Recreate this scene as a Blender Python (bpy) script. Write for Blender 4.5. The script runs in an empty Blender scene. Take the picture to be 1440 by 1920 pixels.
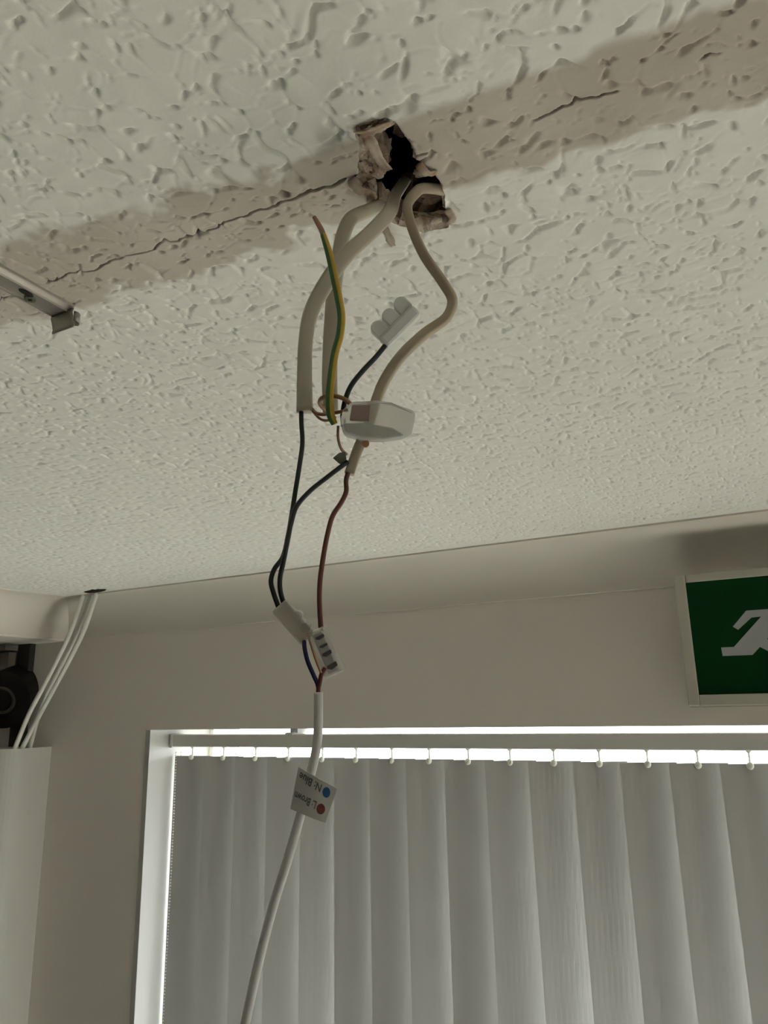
import bpy, bmesh, math, random
import numpy as np
from mathutils import Vector, Matrix

random.seed(7)
scn = bpy.context.scene
COL = scn.collection

# ------------------------------------------------------------------ camera
F, CX, CY = 1420.0, 720.0, 960.0            # focal length / centre in pixels of the 1440x1920 frame
ZC, H = 2.14, 0.26                          # eye height, ceiling height above the eye
ZCEIL = ZC + H
R = np.array([[0.87797603, 0.13698057, 0.45868771],
              [0.4783075, -0.21200305, -0.85221866],
              [-0.0194942, 0.96762133, -0.25165243]])
cam_d = bpy.data.cameras.new('camera')
cam_d.sensor_fit = 'VERTICAL'
cam_d.sensor_height = 24.0
cam_d.lens = F / 1920.0 * 24.0
cam_d.clip_start = 0.02
cam = bpy.data.objects.new('camera', cam_d)
COL.objects.link(cam)
M4 = Matrix([list(R[0]) + [0], list(R[1]) + [0], list(R[2]) + [ZC], [0, 0, 0, 1]])
cam.matrix_world = M4
scn.camera = cam

# ------------------------------------------------------------------ world, sun, exposure
SKY, SUN = 10.0, 84.0
w = bpy.data.worlds.new('sky'); scn.world = w; w.use_nodes = True
bg = w.node_tree.nodes['Background']
bg.inputs['Color'].default_value = (0.93, 0.97, 1.0, 1)
bg.inputs['Strength'].default_value = SKY
sun_d = bpy.data.lights.new('sun', 'SUN'); sun_d.energy = SUN; sun_d.angle = math.radians(1.5)
sun_d.color = (1.0, 0.96, 0.90)
sun = bpy.data.objects.new('sun', sun_d); COL.objects.link(sun)
sun.location = (8, -3, 6)
sun.rotation_euler = Vector((-0.80, 0.02, -0.55)).to_track_quat('-Z', 'Y').to_euler()
vs = scn.view_settings
vs.view_transform = 'Standard'; vs.look = 'None'; vs.gamma = 1.0; vs.use_curve_mapping = False
vs.exposure = 0.25

# ------------------------------------------------------------------ helpers
def ray(x, y): return R @ np.array([x - CX, -(y - CY), -F]) / F
HD = np.array([-0.4740, 0.8805])            # horizontal heading
def C(x, y, h=H):                           # point on a level plane h above the eye
    d = ray(x, y); p = d * h / d[2]; return Vector((p[0], p[1], p[2] + ZC))
def Wp(x, y, D):                            # point on the plane world-y = D
    d = ray(x, y); p = d * D / d[1]; return Vector((p[0], p[1], p[2] + ZC))
def P(x, y, d):                             # point at horizontal distance d ahead
    r = ray(x, y); p = r * d / (r[:2] @ HD); return Vector((p[0], p[1], p[2] + ZC))
def frame(px, py, d):
    """local frame at a point: returns f(dx, dy_down, dz_to_viewer) in local units of one pixel there"""
    o = P(px, py, d)
    s = (Vector(o) - Vector((0, 0, ZC))).dot(Vector(-R[:, 2])) / F
    rx, uy, zb = Vector(R[:, 0]), Vector(R[:, 1]), Vector(R[:, 2])
    def f(dx, dy, dz=0.0): return o + rx * (dx * s) - uy * (dy * s) + zb * (dz * s)
    return f

def mat(name, col, rough=0.6, metal=0.0, noise=None, bump=None, trans=0.0, spec=0.4, ior=1.45):
    m = bpy.data.materials.new(name); m.use_nodes = True
    nt = m.node_tree; b = nt.nodes['Principled BSDF']
    b.inputs['Base Color'].default_value = (*col, 1)
    b.inputs['Roughness'].default_value = rough
    b.inputs['Metallic'].default_value = metal
    b.inputs['Specular IOR Level'].default_value = spec
    b.inputs['Transmission Weight'].default_value = trans
    b.inputs['IOR'].default_value = ior
    tc = nt.nodes.new('ShaderNodeTexCoord')
    if noise:                               # (scale, second colour)
        n = nt.nodes.new('ShaderNodeTexNoise'); n.inputs['Scale'].default_value = noise[0]; n.inputs['Detail'].default_value = 5
        r = nt.nodes.new('ShaderNodeValToRGB')
        r.color_ramp.elements[0].position = 0.35; r.color_ramp.elements[1].position = 0.65
        r.color_ramp.elements[0].color = (*noise[1], 1); r.color_ramp.elements[1].color = (*col, 1)
        nt.links.new(tc.outputs['Object'], n.inputs['Vector'])
        nt.links.new(n.outputs['Fac'], r.inputs['Fac']); nt.links.new(r.outputs['Color'], b.inputs['Base Color'])
    if bump:                                # (scale, strength, distance)
        n = nt.nodes.new('ShaderNodeTexNoise'); n.inputs['Scale'].default_value = bump[0]; n.inputs['Detail'].default_value = 4
        k = nt.nodes.new('ShaderNodeBump'); k.inputs['Strength'].default_value = bump[1]; k.inputs['Distance'].default_value = bump[2]
        nt.links.new(tc.outputs['Object'], n.inputs['Vector'])
        nt.links.new(n.outputs['Fac'], k.inputs['Height']); nt.links.new(k.outputs['Normal'], b.inputs['Normal'])
    return m

def glass_mat(name):
    m = bpy.data.materials.new(name); m.use_nodes = True; nt = m.node_tree
    nt.nodes.remove(nt.nodes['Principled BSDF'])
    o = nt.nodes['Material Output']
    t = nt.nodes.new('ShaderNodeBsdfTransparent'); t.inputs['Color'].default_value = (0.95, 0.97, 0.96, 1)
    g = nt.nodes.new('ShaderNodeBsdfGlossy'); g.inputs['Roughness'].default_value = 0.02
    x = nt.nodes.new('ShaderNodeMixShader'); x.inputs[0].default_value = 0.06
    nt.links.new(t.outputs[0], x.inputs[1]); nt.links.new(g.outputs[0], x.inputs[2]); nt.links.new(x.outputs[0], o.inputs['Surface'])
    return m

def obj_from(name, verts, faces, mats, parent=None, smooth=False, fmat=None):
    me = bpy.data.meshes.new(name)
    me.from_pydata([tuple(v) for v in verts], [], faces)
    if not isinstance(mats, (list, tuple)): mats = [mats]
    for m in mats: me.materials.append(m)
    if fmat is not None: me.polygons.foreach_set('material_index', fmat)
    if smooth: me.polygons.foreach_set('use_smooth', [True] * len(me.polygons))
    me.update()
    o = bpy.data.objects.new(name, me); COL.objects.link(o)
    if parent is not None: attach(o, parent)
    return o

def attach(o, parent):
    o.parent = parent
    o.matrix_parent_inverse = Matrix.Translation(-Vector(parent.location))

def from_bm(name, bm, m, parent=None, smooth=False):
    bmesh.ops.recalc_face_normals(bm, faces=bm.faces)
    me = bpy.data.meshes.new(name); bm.to_mesh(me); bm.free()
    me.materials.append(m)
    if smooth: me.polygons.foreach_set('use_smooth', [True] * len(me.polygons))
    o = bpy.data.objects.new(name, me); COL.objects.link(o)
    if parent is not None: attach(o, parent)
    return o

def bm_box(bm, lo, hi, bevel=0.0, seg=2):
    r = bmesh.ops.create_cube(bm, size=1.0)
    for v in r['verts']:
        v.co = Vector([lo[i] + (v.co[i] + 0.5) * (hi[i] - lo[i]) for i in range(3)])
    if bevel:
        ed = list({e for v in r['verts'] for e in v.link_edges})
        bmesh.ops.bevel(bm, geom=ed, offset=bevel, segments=seg, profile=0.5, affect='EDGES')
def box(name, lo, hi, m, parent=None, bevel=0.0, seg=2):
    bm = bmesh.new(); bm_box(bm, lo, hi, bevel, seg)
    return from_bm(name, bm, m, parent, smooth=False)

def thing(name, label, cat, loc, group=None):
    o = bpy.data.objects.new(name, None); COL.objects.link(o)
    o.location = loc; o.empty_display_size = 0.02
    o['label'] = label; o['category'] = cat
    if group: o['group'] = group
    return o
def tag(o, label, cat, group=None):
    o['label'] = label; o['category'] = cat
    if group: o['group'] = group
    return o
def struct(o, label=None):
    o['kind'] = 'structure'
    if label: o['label'] = label
    return o

def catmull(pts, per=8):
    pts = [Vector(p) for p in pts]
    if len(pts) == 2: return [pts[0].lerp(pts[1], i / per) for i in range(per + 1)]
    e = [pts[0] * 2 - pts[1]] + pts + [pts[-1] * 2 - pts[-2]]
    out = []
    for i in range(1, len(e) - 2):
        p0, p1, p2, p3 = e[i - 1], e[i], e[i + 1], e[i + 2]
        t1 = max((p1 - p0).length, 1e-6) ** .5; t2 = max((p2 - p1).length, 1e-6) ** .5; t3 = max((p3 - p2).length, 1e-6) ** .5
        m1 = (p2 - p1) + t2 * ((p1 - p0) / t1 - (p2 - p0) / (t1 + t2))
        m2 = (p2 - p1) + t2 * ((p3 - p2) / t3 - (p3 - p1) / (t2 + t3))
        for k in range(per):
            t = k / per; a = t * t; b = a * t
            out.append(p1 * (2 * b - 3 * a + 1) + m1 * (b - 2 * a + t) + p2 * (-2 * b + 3 * a) + m2 * (b - a))
    out.append(pts[-1])
    return out

def tube(name, pts, rw, m, parent=None, rt=None, seg=12, per=8, twist=0.0, fmat=None, wscale=None):
    """sweep a stadium / round section along a smoothed path; rw half width, rt half thickness;
    the wide side lies across the line from the room's middle towards the wall, plus twist (radians, or list per control point)"""
    cl = catmull(pts, per); n = len(cl); rt = rt or rw
    eye = Vector((0, 0, ZC))
    verts, faces, fm = [], [], []
    prev = None
    for i, p in enumerate(cl):
        t = (cl[min(i + 1, n - 1)] - cl[max(i - 1, 0)]).normalized()
        if rw != rt or fmat:
            vd = (p - eye).normalized(); a = t.cross(vd)
            if a.length < 0.2 and prev is not None: a = prev
            a = (a - t * a.dot(t)).normalized()
            if prev is not None and a.dot(prev) < 0: a = -a
        else:
            a = prev if prev is not None else t.orthogonal()
            a = (a - t * a.dot(t)).normalized()
        prev = a
        b = t.cross(a)
        if isinstance(twist, (list, tuple)):
            u = i / (n - 1) * (len(twist) - 1); k = min(int(u), len(twist) - 2); tw = twist[k] + (twist[k + 1] - twist[k]) * (u - k)
        else: tw = twist
        a2 = a * math.cos(tw) + b * math.sin(tw); b2 = b * math.cos(tw) - a * math.sin(tw)
        ws = 1.0
        if wscale:
            u = i / (n - 1) * (len(wscale) - 1); k = min(int(u), len(wscale) - 2); ws = wscale[k] + (wscale[k + 1] - wscale[k]) * (u - k)
        for s in range(seg):
            th = 2 * math.pi * s / seg; c_, s_ = math.cos(th), math.sin(th)
            e = 0.55 if rw != rt else 1.0
            ca = math.copysign(abs(c_) ** e, c_) ; sb = math.copysign(abs(s_) ** e, s_)
            verts.append(p + a2 * (ca * rw * ws) + b2 * (sb * rt * ws))
    for i in range(n - 1):
        for s in range(seg):
            s2 = (s + 1) % seg
            faces.append((i * seg + s, i * seg + s2, (i + 1) * seg + s2, (i + 1) * seg + s))
            fm.append(fmat(i / (n - 1), (s + .5) / seg) if fmat else 0)
    faces.append(tuple(range(seg))[::-1]); faces.append(tuple((n - 1) * seg + s for s in range(seg))); fm += [0, 0]
    o = obj_from(name, verts, faces, m, parent, smooth=True, fmat=fm if fmat else None)
    return o

def prism(name, f, outline, z0, z1, m, parent=None, bevel=0.0, smooth=False):
    """outline of local (dx, dy) points extruded between depths z0 (back) and z1 (towards the viewer) in a local frame f"""
    bm = bmesh.new()
    a = [bm.verts.new(f(x, y, z1)) for x, y in outline]
    b = [bm.verts.new(f(x, y, z0)) for x, y in outline]
    n = len(outline)
    bm.faces.new(a); bm.faces.new(b[::-1])
    for i in range(n): bm.faces.new((a[i], b[i], b[(i + 1) % n], a[(i + 1) % n]))
    if bevel: bmesh.ops.bevel(bm, geom=list(bm.edges), offset=bevel, segments=2, profile=0.5, affect='EDGES')
    bmesh.ops.triangulate(bm, faces=[q for q in bm.faces if len(q.verts) > 4])
    return from_bm(name, bm, m, parent, smooth)

def disc_outline(cx, cy, r, n=16, ry=None):
    ry = ry or r
    return [(cx + r * math.cos(2 * math.pi * k / n), cy + ry * math.sin(2 * math.pi * k / n)) for k in range(n)]

# ------------------------------------------------------------------ materials
M = {}
M['wall'] = mat('wall_paint', (0.76, 0.715, 0.645), 0.75, noise=(2.0, (0.74, 0.695, 0.63)), bump=(180, 0.08, 0.001))
M['backwall'] = mat('dark_wall_paint', (0.16, 0.15, 0.14), 0.7)  # darkened so the back of the room reflects little light
M['coving'] = mat('coving_paint', (0.68, 0.64, 0.565), 0.65, bump=(60, 0.05, 0.001))
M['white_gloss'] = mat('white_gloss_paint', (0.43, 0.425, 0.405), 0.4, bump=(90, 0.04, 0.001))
M['upvc'] = mat('window_plastic', (0.85, 0.84, 0.78), 0.35)
M['floor'] = mat('floor_vinyl', (0.60, 0.585, 0.555), 0.5, noise=(6, (0.56, 0.545, 0.515)))
M['ground'] = mat('paving_concrete', (0.16, 0.155, 0.15), 0.9, noise=(1.5, (0.13, 0.127, 0.122)))  # kept dark to cut grazing light on the ceiling
M['sheath'] = mat('grey_cable_sheath', (0.56, 0.515, 0.41), 0.42, noise=(45, (0.52, 0.475, 0.375)))
M['sheath_brown'] = mat('aged_cable_sheath', (0.47, 0.40, 0.29), 0.42, noise=(45, (0.41, 0.345, 0.25)))
M['flex'] = mat('white_flex', (0.62, 0.61, 0.61), 0.35)
M['trunking'] = mat('trunking_paint', (0.55, 0.53, 0.49), 0.5)
M['corner_flex'] = mat('white_corner_cable', (0.72, 0.70, 0.64), 0.4)
M['black'] = mat('black_insulation', (0.018, 0.019, 0.02), 0.35)
M['brown_red'] = mat('brown_red_insulation', (0.125, 0.04, 0.03), 0.4)
M['dark_red'] = mat('dark_red_insulation', (0.085, 0.016, 0.012), 0.4)
M['blue'] = mat('blue_insulation', (0.012, 0.015, 0.075), 0.4)
M['orange_brown'] = mat('tan_copper_wire', (0.42, 0.22, 0.11), 0.4)
M['yellow'] = mat('yellow_sleeve', (0.50, 0.33, 0.04), 0.45)
M['green'] = mat('green_sleeve', (0.055, 0.16, 0.045), 0.45)
M['copper'] = mat('copper', (0.34, 0.20, 0.13), 0.45, metal=0.5)
M['copper_bar'] = mat('copper_bar', (0.36, 0.15, 0.095), 0.5)
M['clear'] = mat('clear_plastic', (0.86, 0.84, 0.80), 0.22, trans=0.75, ior=1.3)
M['milky'] = mat('milky_plastic', (0.90, 0.91, 0.87), 0.35, trans=0.2)
M['steel'] = mat('galvanised_steel', (0.46, 0.43, 0.38), 0.35, metal=0.6, noise=(30, (0.40, 0.37, 0.33)))
M['screw'] = mat('screw_steel', (0.28, 0.29, 0.25), 0.4, metal=0.9)
M['slat'] = None
M['rail'] = mat('blind_rail', (0.58, 0.57, 0.54), 0.45)
M['hanger'] = mat('blind_hanger', (0.80, 0.80, 0.70), 0.4, trans=0.2)
M['chain'] = mat('bead_chain_white', (0.8, 0.8, 0.75), 0.4)
M['sign_frame'] = mat('sign_housing', (0.52, 0.495, 0.42), 0.45)
M['sign_green'] = mat('sign_green', (0.003, 0.045, 0.011), 0.4, spec=0.08)
M['sign_white'] = mat('sign_white', (0.42, 0.43, 0.43), 0.4)
M['wood'] = mat('old_timber', (0.17, 0.125, 0.085), 0.9, noise=(150, (0.05, 0.033, 0.02)), bump=(160, 0.9, 0.004))
M['void'] = mat('void_shade', (0.03, 0.022, 0.016), 0.95)  # near-black, stands in for the darkness inside openings
M['plaster'] = mat('broken_plaster', (0.56, 0.49, 0.40), 0.95, noise=(110, (0.22, 0.14, 0.085)), bump=(260, 0.8, 0.002))
M['paper'] = mat('torn_lining_paper', (0.60, 0.53, 0.43), 0.9, noise=(130, (0.36, 0.25, 0.17)))
M['drum'] = mat('black_drum', (0.012, 0.010, 0.009), 0.45)
M['drum_ring'] = mat('drum_ring', (0.06, 0.048, 0.04), 0.4)
M['frame_grey'] = mat('frame_grey', (0.30, 0.27, 0.22), 0.55)
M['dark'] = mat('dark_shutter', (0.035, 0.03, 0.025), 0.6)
M['label'] = mat('label_film', (0.47, 0.46, 0.43), 0.4)
M['dull'] = mat('dull_clear_plastic', (0.62, 0.58, 0.50), 0.3, trans=0.55, ior=1.35)
M['ink'] = mat('label_ink', (0.09, 0.085, 0.08), 0.6)
M['dot_blue'] = mat('dot_blue', (0.025, 0.105, 0.25), 0.5)
M['dot_brown'] = mat('dot_brown', (0.19, 0.06, 0.04), 0.5)
M['tape'] = mat('grey_green_sleeve', (0.16, 0.165, 0.125), 0.5)
M['glass'] = glass_mat('window_glass')
# blind fabric: mostly opaque, a little light comes through
def fabric():
    m = mat('blind_fabric', (0.39, 0.38, 0.36), 0.8, bump=(900, 0.15, 0.0005)); nt = m.node_tree
    b = nt.nodes['Principled BSDF']; o = nt.nodes['Material Output']
    t = nt.nodes.new('ShaderNodeBsdfTranslucent'); t.inputs['Color'].default_value = (0.60, 0.585, 0.55, 1)
    x = nt.nodes.new('ShaderNodeMixShader'); x.inputs[0].default_value = 0.008
    nt.links.new(b.outputs[0], x.inputs[1]); nt.links.new(t.outputs[0], x.inputs[2]); nt.links.new(x.outputs[0], o.inputs['Surface'])
    return m
M['slat'] = fabric()
def ceiling_mat():
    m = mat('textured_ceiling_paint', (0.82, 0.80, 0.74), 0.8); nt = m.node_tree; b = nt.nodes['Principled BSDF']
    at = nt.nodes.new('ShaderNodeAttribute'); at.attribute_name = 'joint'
    st = nt.nodes.new('ShaderNodeAttribute'); st.attribute_name = 'stain_crack_shade'
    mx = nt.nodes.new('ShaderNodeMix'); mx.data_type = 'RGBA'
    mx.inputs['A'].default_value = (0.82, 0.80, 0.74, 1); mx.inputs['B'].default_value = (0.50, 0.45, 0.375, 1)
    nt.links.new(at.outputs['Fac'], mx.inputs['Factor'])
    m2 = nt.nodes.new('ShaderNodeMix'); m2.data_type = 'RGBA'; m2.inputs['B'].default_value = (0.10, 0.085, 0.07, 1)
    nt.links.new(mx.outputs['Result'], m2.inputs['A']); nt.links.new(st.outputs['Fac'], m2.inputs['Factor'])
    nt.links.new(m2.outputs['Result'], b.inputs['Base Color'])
    tc = nt.nodes.new('ShaderNodeTexCoord'); n = nt.nodes.new('ShaderNodeTexNoise'); n.inputs['Scale'].default_value = 420
    k = nt.nodes.new('ShaderNodeBump'); k.inputs['Strength'].default_value = 0.12; k.inputs['Distance'].default_value = 0.0006
    nt.links.new(tc.outputs['Object'], n.inputs['Vector']); nt.links.new(n.outputs['Fac'], k.inputs['Height']); nt.links.new(k.outputs['Normal'], b.inputs['Normal'])
    return m
M['ceiling'] = ceiling_mat()

# ------------------------------------------------------------------ room shell
DW = 1.25                                   # window wall face
XL, XR, YB = -1.54, 2.10, -4.50
WX0, WX1 = -1.255, 0.66                     # window opening
WZ0, WZ1 = ZC - 1.15, ZC - 0.0335
LZ = ZC + 0.172                             # underside of the left bulkhead

# ceiling as a finely stippled sheet with a broken hole
hole_crop = [(455, 210), (500, 190), (570, 172), (640, 150), (690, 158), (742, 198), (780, 258), (826, 308), (850, 366), (862, 428), (928, 478), (990, 528),
             (1030, 578), (1046, 648), (1062, 700), (1068, 780), (1092, 826), (1082, 896), (1000, 905), (925, 926), (850, 902), (762, 882), (692, 852), (690, 800),
             (640, 742), (588, 742), (540, 722), (520, 655), (505, 592), (464, 562), (478, 510), (470, 430), (478, 350), (460, 270)]
inner_crop = [(575, 290), (590, 255), (610, 240), (640, 265), (690, 252), (742, 245), (775, 270), (802, 300), (834, 366), (852, 430), (905, 470), (960, 510),
              (1018, 572), (1032, 640), (1050, 705), (1056, 775), (1062, 822), (1040, 832), (960, 838), (900, 838), (840, 842), (765, 850), (710, 846), (690, 800),
              (630, 742), (600, 735), (590, 712), (582, 660), (592, 616), (640, 596), (672, 560), (702, 500), (676, 430), (620, 350)]
def cpx(p): return (540 + p[0] / 3.6, 180 + p[1] / 3.6)
def jag(loop, n, amp, seed):
    rnd = random.Random(seed); out = []
    for i in range(len(loop)):
        a, b = loop[i], loop[(i + 1) % len(loop)]
        for k in range(n):
            t = k / n; q = a.lerp(b, t)
            out.append(Vector((q.x + rnd.uniform(-amp, amp), q.y + rnd.uniform(-amp, amp), q.z)))
    return out
hole = jag([C(*cpx(p)) for p in hole_crop], 3, 0.0006, 3)
inner = jag([C(*cpx(p), H) for p in inner_crop], 3, 0.0008, 5)
HP = np.array([(v.x, v.y) for v in hole])

def hsh(ix, iy, s):
    n = (ix.astype(np.int64) * 374761393 + iy.astype(np.int64) * 668265263 + s * 974634777) & 0xffffffff
    n = ((n ^ (n >> 13)) * 1274126177) & 0xffffffff
    return ((n ^ (n >> 16)) & 0xffffff) / float(0xffffff)
def vnoise(x, y, s):
    ix, iy = np.floor(x), np.floor(y); fx, fy = x - ix, y - iy
    fx = fx * fx * (3 - 2 * fx); fy = fy * fy * (3 - 2 * fy)
    a, b, c, d = hsh(ix, iy, s), hsh(ix + 1, iy, s), hsh(ix, iy + 1, s), hsh(ix + 1, iy + 1, s)
    return (a * (1 - fx) + b * fx) * (1 - fy) + (c * (1 - fx) + d * fx) * fy
def worley3(x, y, s):
    ix, iy = np.floor(x), np.floor(y)
    f1 = np.full(x.shape, 9.0); f2 = f1.copy(); f3 = f1.copy()
    for dx in (-1, 0, 1):
        for dy in (-1, 0, 1):
            jx, jy = ix + dx, iy + dy
            d = np.hypot(jx + hsh(jx, jy, s) - x, jy + hsh(jx, jy, s + 1) - y)
            f3 = np.minimum(f3, np.maximum(f2, d)); f2 = np.minimum(f2, np.maximum(f1, d)); f1 = np.minimum(f1, d)
    return f1, f2, f3

xs = np.concatenate([np.arange(XL - 0.06, -0.62, 0.0026), np.arange(-0.62, -0.46, 0.0014), np.arange(-0.46, 0.10, 0.0009), np.arange(0.10, 0.12, 0.0015), np.arange(0.12, 0.30, 0.003), np.arange(0.30, 0.90, 0.0042), np.arange(0.90, XR + 0.3, 0.12)])
ys = np.concatenate([np.arange(YB - 0.1, 0.0, 0.2), np.arange(0.0, 0.10, 0.003), np.arange(0.10, 0.24, 0.0010), np.arange(0.24, 0.262, 0.0009), np.arange(0.262, 0.300, 0.00042), np.arange(0.300, 0.34, 0.0010), np.arange(0.34, 0.46, 0.0012),
                     np.arange(0.46, 0.75, 0.0018), np.arange(0.75, 1.18, 0.0026), np.array([1.18, 1.26])])
def tidy(a):
    a = np.unique(a); k = [a[0]]
    for v in a[1:]:
        if v - k[-1] > 0.0003: k.append(v)
    return np.array(k)
xs, ys = tidy(xs), tidy(ys)
GX, GY = np.meshgrid(xs, ys); nx, ny = len(xs), len(ys)
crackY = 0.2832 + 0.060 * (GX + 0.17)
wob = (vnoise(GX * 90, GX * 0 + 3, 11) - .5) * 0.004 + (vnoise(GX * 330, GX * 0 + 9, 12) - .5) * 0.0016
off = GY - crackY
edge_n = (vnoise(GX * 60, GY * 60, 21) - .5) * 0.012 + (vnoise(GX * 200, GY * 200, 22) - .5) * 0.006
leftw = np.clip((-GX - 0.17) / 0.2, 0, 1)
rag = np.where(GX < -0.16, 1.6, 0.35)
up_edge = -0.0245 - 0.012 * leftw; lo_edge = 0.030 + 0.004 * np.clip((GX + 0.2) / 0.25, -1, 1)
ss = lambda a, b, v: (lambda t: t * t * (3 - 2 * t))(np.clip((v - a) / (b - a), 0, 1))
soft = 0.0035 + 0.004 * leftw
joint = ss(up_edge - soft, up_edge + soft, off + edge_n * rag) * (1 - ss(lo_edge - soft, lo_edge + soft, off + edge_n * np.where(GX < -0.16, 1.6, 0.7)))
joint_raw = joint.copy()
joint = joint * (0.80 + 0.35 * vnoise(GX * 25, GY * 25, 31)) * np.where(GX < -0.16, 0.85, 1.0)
# stipple
wx = GX + (vnoise(GX * 70, GY * 70, 41) - .5) * 0.012; wy = GY + (vnoise(GX * 70, GY * 70, 42) - .5) * 0.012
f1, f2, f3 = worley3(wx / 0.0135, wy / 0.0135, 51)
amp = vnoise(GX * 130, GY * 130, 72)
pit = np.exp(-((f3 - f1) / (0.10 + 0.11 * amp)) ** 2.6) * ss(0.10, 0.5, amp)
crease = np.exp(-((f2 - f1) / 0.08) ** 2) * ss(0.40, 0.80, vnoise(GX * 70, GY * 70, 71))
h1, h2, h3 = worley3((wx + 0.004) / 0.0085, wy / 0.0085, 61)
speck = np.exp(-((h3 - h1) / 0.14) ** 2) * ss(0.45, 0.75, vnoise(GX * 90, GY * 90, 73))
lump = vnoise(GX * 62, GY * 62, 81) * 0.55 + vnoise(GX * 125, GY * 125, 82) * 0.45
relief = 0.0039 * pit + 0.0004 * crease + 0.0018 * speck - 0.0013 * lump + 0.0005
relief *= 1 - 0.30 * joint_raw
fade = ss(-0.0, 0.05, GY) * (1 - ss(0.78, 0.89, GX)) * (1 - ss(1.12, 1.16, GY))
# smooth filler each side of the hole
relief *= fade
relief -= 0.0005 * joint_raw * fade
# the crack along the board joint: open to the left of the hole, short slits to the right
cw = np.where(GX < -0.165, 0.00032 + 0.00028 * vnoise(GX * 60, GX * 0, 91) + 0.0004 * ss(-0.21, -0.18, GX), 0.0005)
con = np.where(GX < -0.155, ss(0.05, 0.15, vnoise(GX * 60, GX * 0 + 5, 92)), ss(0.70, 0.8, vnoise(GX * 45, GX * 0 + 7, 93)) * (GX < 0.1))
crk = np.exp(-((off - wob) / cw) ** 4) * con
relief += 0.0040 * crk
# an old fixing hole and small dents
def dent(px, r, dep, k=2):
    global relief, stain_crack_shade
    q = C(*px); d = np.hypot(GX - q.x, GY - q.y)
    relief += dep * np.exp(-(d / r) ** (2 * k))
stain_crack_shade = np.zeros_like(GX)
dent((534, 364), 0.0021, 0.007)
dent((562, 337), 0.0026, 0.0012); dent((538, 389), 0.0016, 0.0008); dent((393, 568), 0.0008, 0.0015); dent((850, 148), 0.0012, 0.0012); dent((866, 146), 0.0010, 0.0012)
q = C(607, 268); stain_crack_shade = 0.32 * np.exp(-((GX - q.x) / 0.011) ** 2 - ((GY - q.y) / 0.010) ** 2) * ss(0.3, 0.6, vnoise(GX * 130, GY * 130, 95))
stain_crack_shade = np.clip(stain_crack_shade + 0.75 * np.clip(crk * 1.2, 0, 1), 0, 0.9)  # crack line is coloured dark too, standing in for its inner shade
# lift paint round the hole
def inside(px, py, poly):
    r = np.zeros(px.shape, bool); j = len(poly) - 1
    for i in range(len(poly)):
        xi, yi = poly[i]; xj, yj = poly[j]
        c = ((yi > py) != (yj > py)) & (px < (xj - xi) * (py - yi) / (yj - yi + 1e-12) + xi)
        r ^= c; j = i
    return r
ix0, ix1 = np.searchsorted(xs, HP[:, 0].min() - 0.01), np.searchsorted(xs, HP[:, 0].max() + 0.01)
iy0, iy1 = np.searchsorted(ys, HP[:, 1].min() - 0.01), np.searchsorted(ys, HP[:, 1].max() + 0.01)
ins = np.zeros(GX.shape, bool)
sub = (slice(iy0, iy1), slice(ix0, ix1))
ins[sub] = inside(GX[sub], GY[sub], HP)
near_out = np.zeros_like(ins)
for dy in (-1, 0, 1):
    for dx in (-1, 0, 1):
        near_out |= ~np.roll(np.roll(ins, dy, 0), dx, 1)
rimv = ins & near_out
A = HP; B = np.roll(HP, -1, 0)
for j, i in zip(*np.nonzero(rimv)):
    p = np.array([GX[j, i], GY[j, i]])
    t = np.clip(((p - A) * (B - A)).sum(1) / ((B - A) ** 2).sum(1), 0, 1)
    qq = A + (B - A) * t[:, None]; k = ((qq - p) ** 2).sum(1).argmin()
    GX[j, i], GY[j, i] = qq[k]; relief[j, i] = 0.0003
deep = ins & ~rimv
GZ = ZCEIL + relief
idx = np.arange(nx * ny).reshape(ny, nx)
quads = np.stack([idx[:-1, :-1], idx[1:, :-1], idx[1:, 1:], idx[:-1, 1:]], -1).reshape(-1, 4)
dk = deep.ravel(); allin = ins.ravel()
keep = ~(dk[quads].any(1) | allin[quads].all(1))
quads = quads[keep]
me = bpy.data.meshes.new('ceiling')
me.vertices.add(nx * ny); me.vertices.foreach_set('co', np.stack([GX, GY, GZ], -1).astype(np.float32).ravel())
nq = len(quads)
me.loops.add(nq * 4); me.loops.foreach_set('vertex_index', quads.astype(np.int32).ravel())
me.polygons.add(nq); me.polygons.foreach_set('loop_start', np.arange(0, nq * 4, 4, dtype=np.int32))
me.polygons.foreach_set('use_smooth', np.ones(nq, bool))
for nm, arr in (('joint', joint), ('stain_crack_shade', stain_crack_shade)):
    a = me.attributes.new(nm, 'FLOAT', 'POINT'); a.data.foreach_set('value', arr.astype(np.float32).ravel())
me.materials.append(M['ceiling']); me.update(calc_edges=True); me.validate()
ceiling = bpy.data.objects.new('ceiling', me); COL.objects.link(ceiling); struct(ceiling, 'off-white stippled ceiling with a stained board joint, a crack and a broken hole')

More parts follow.
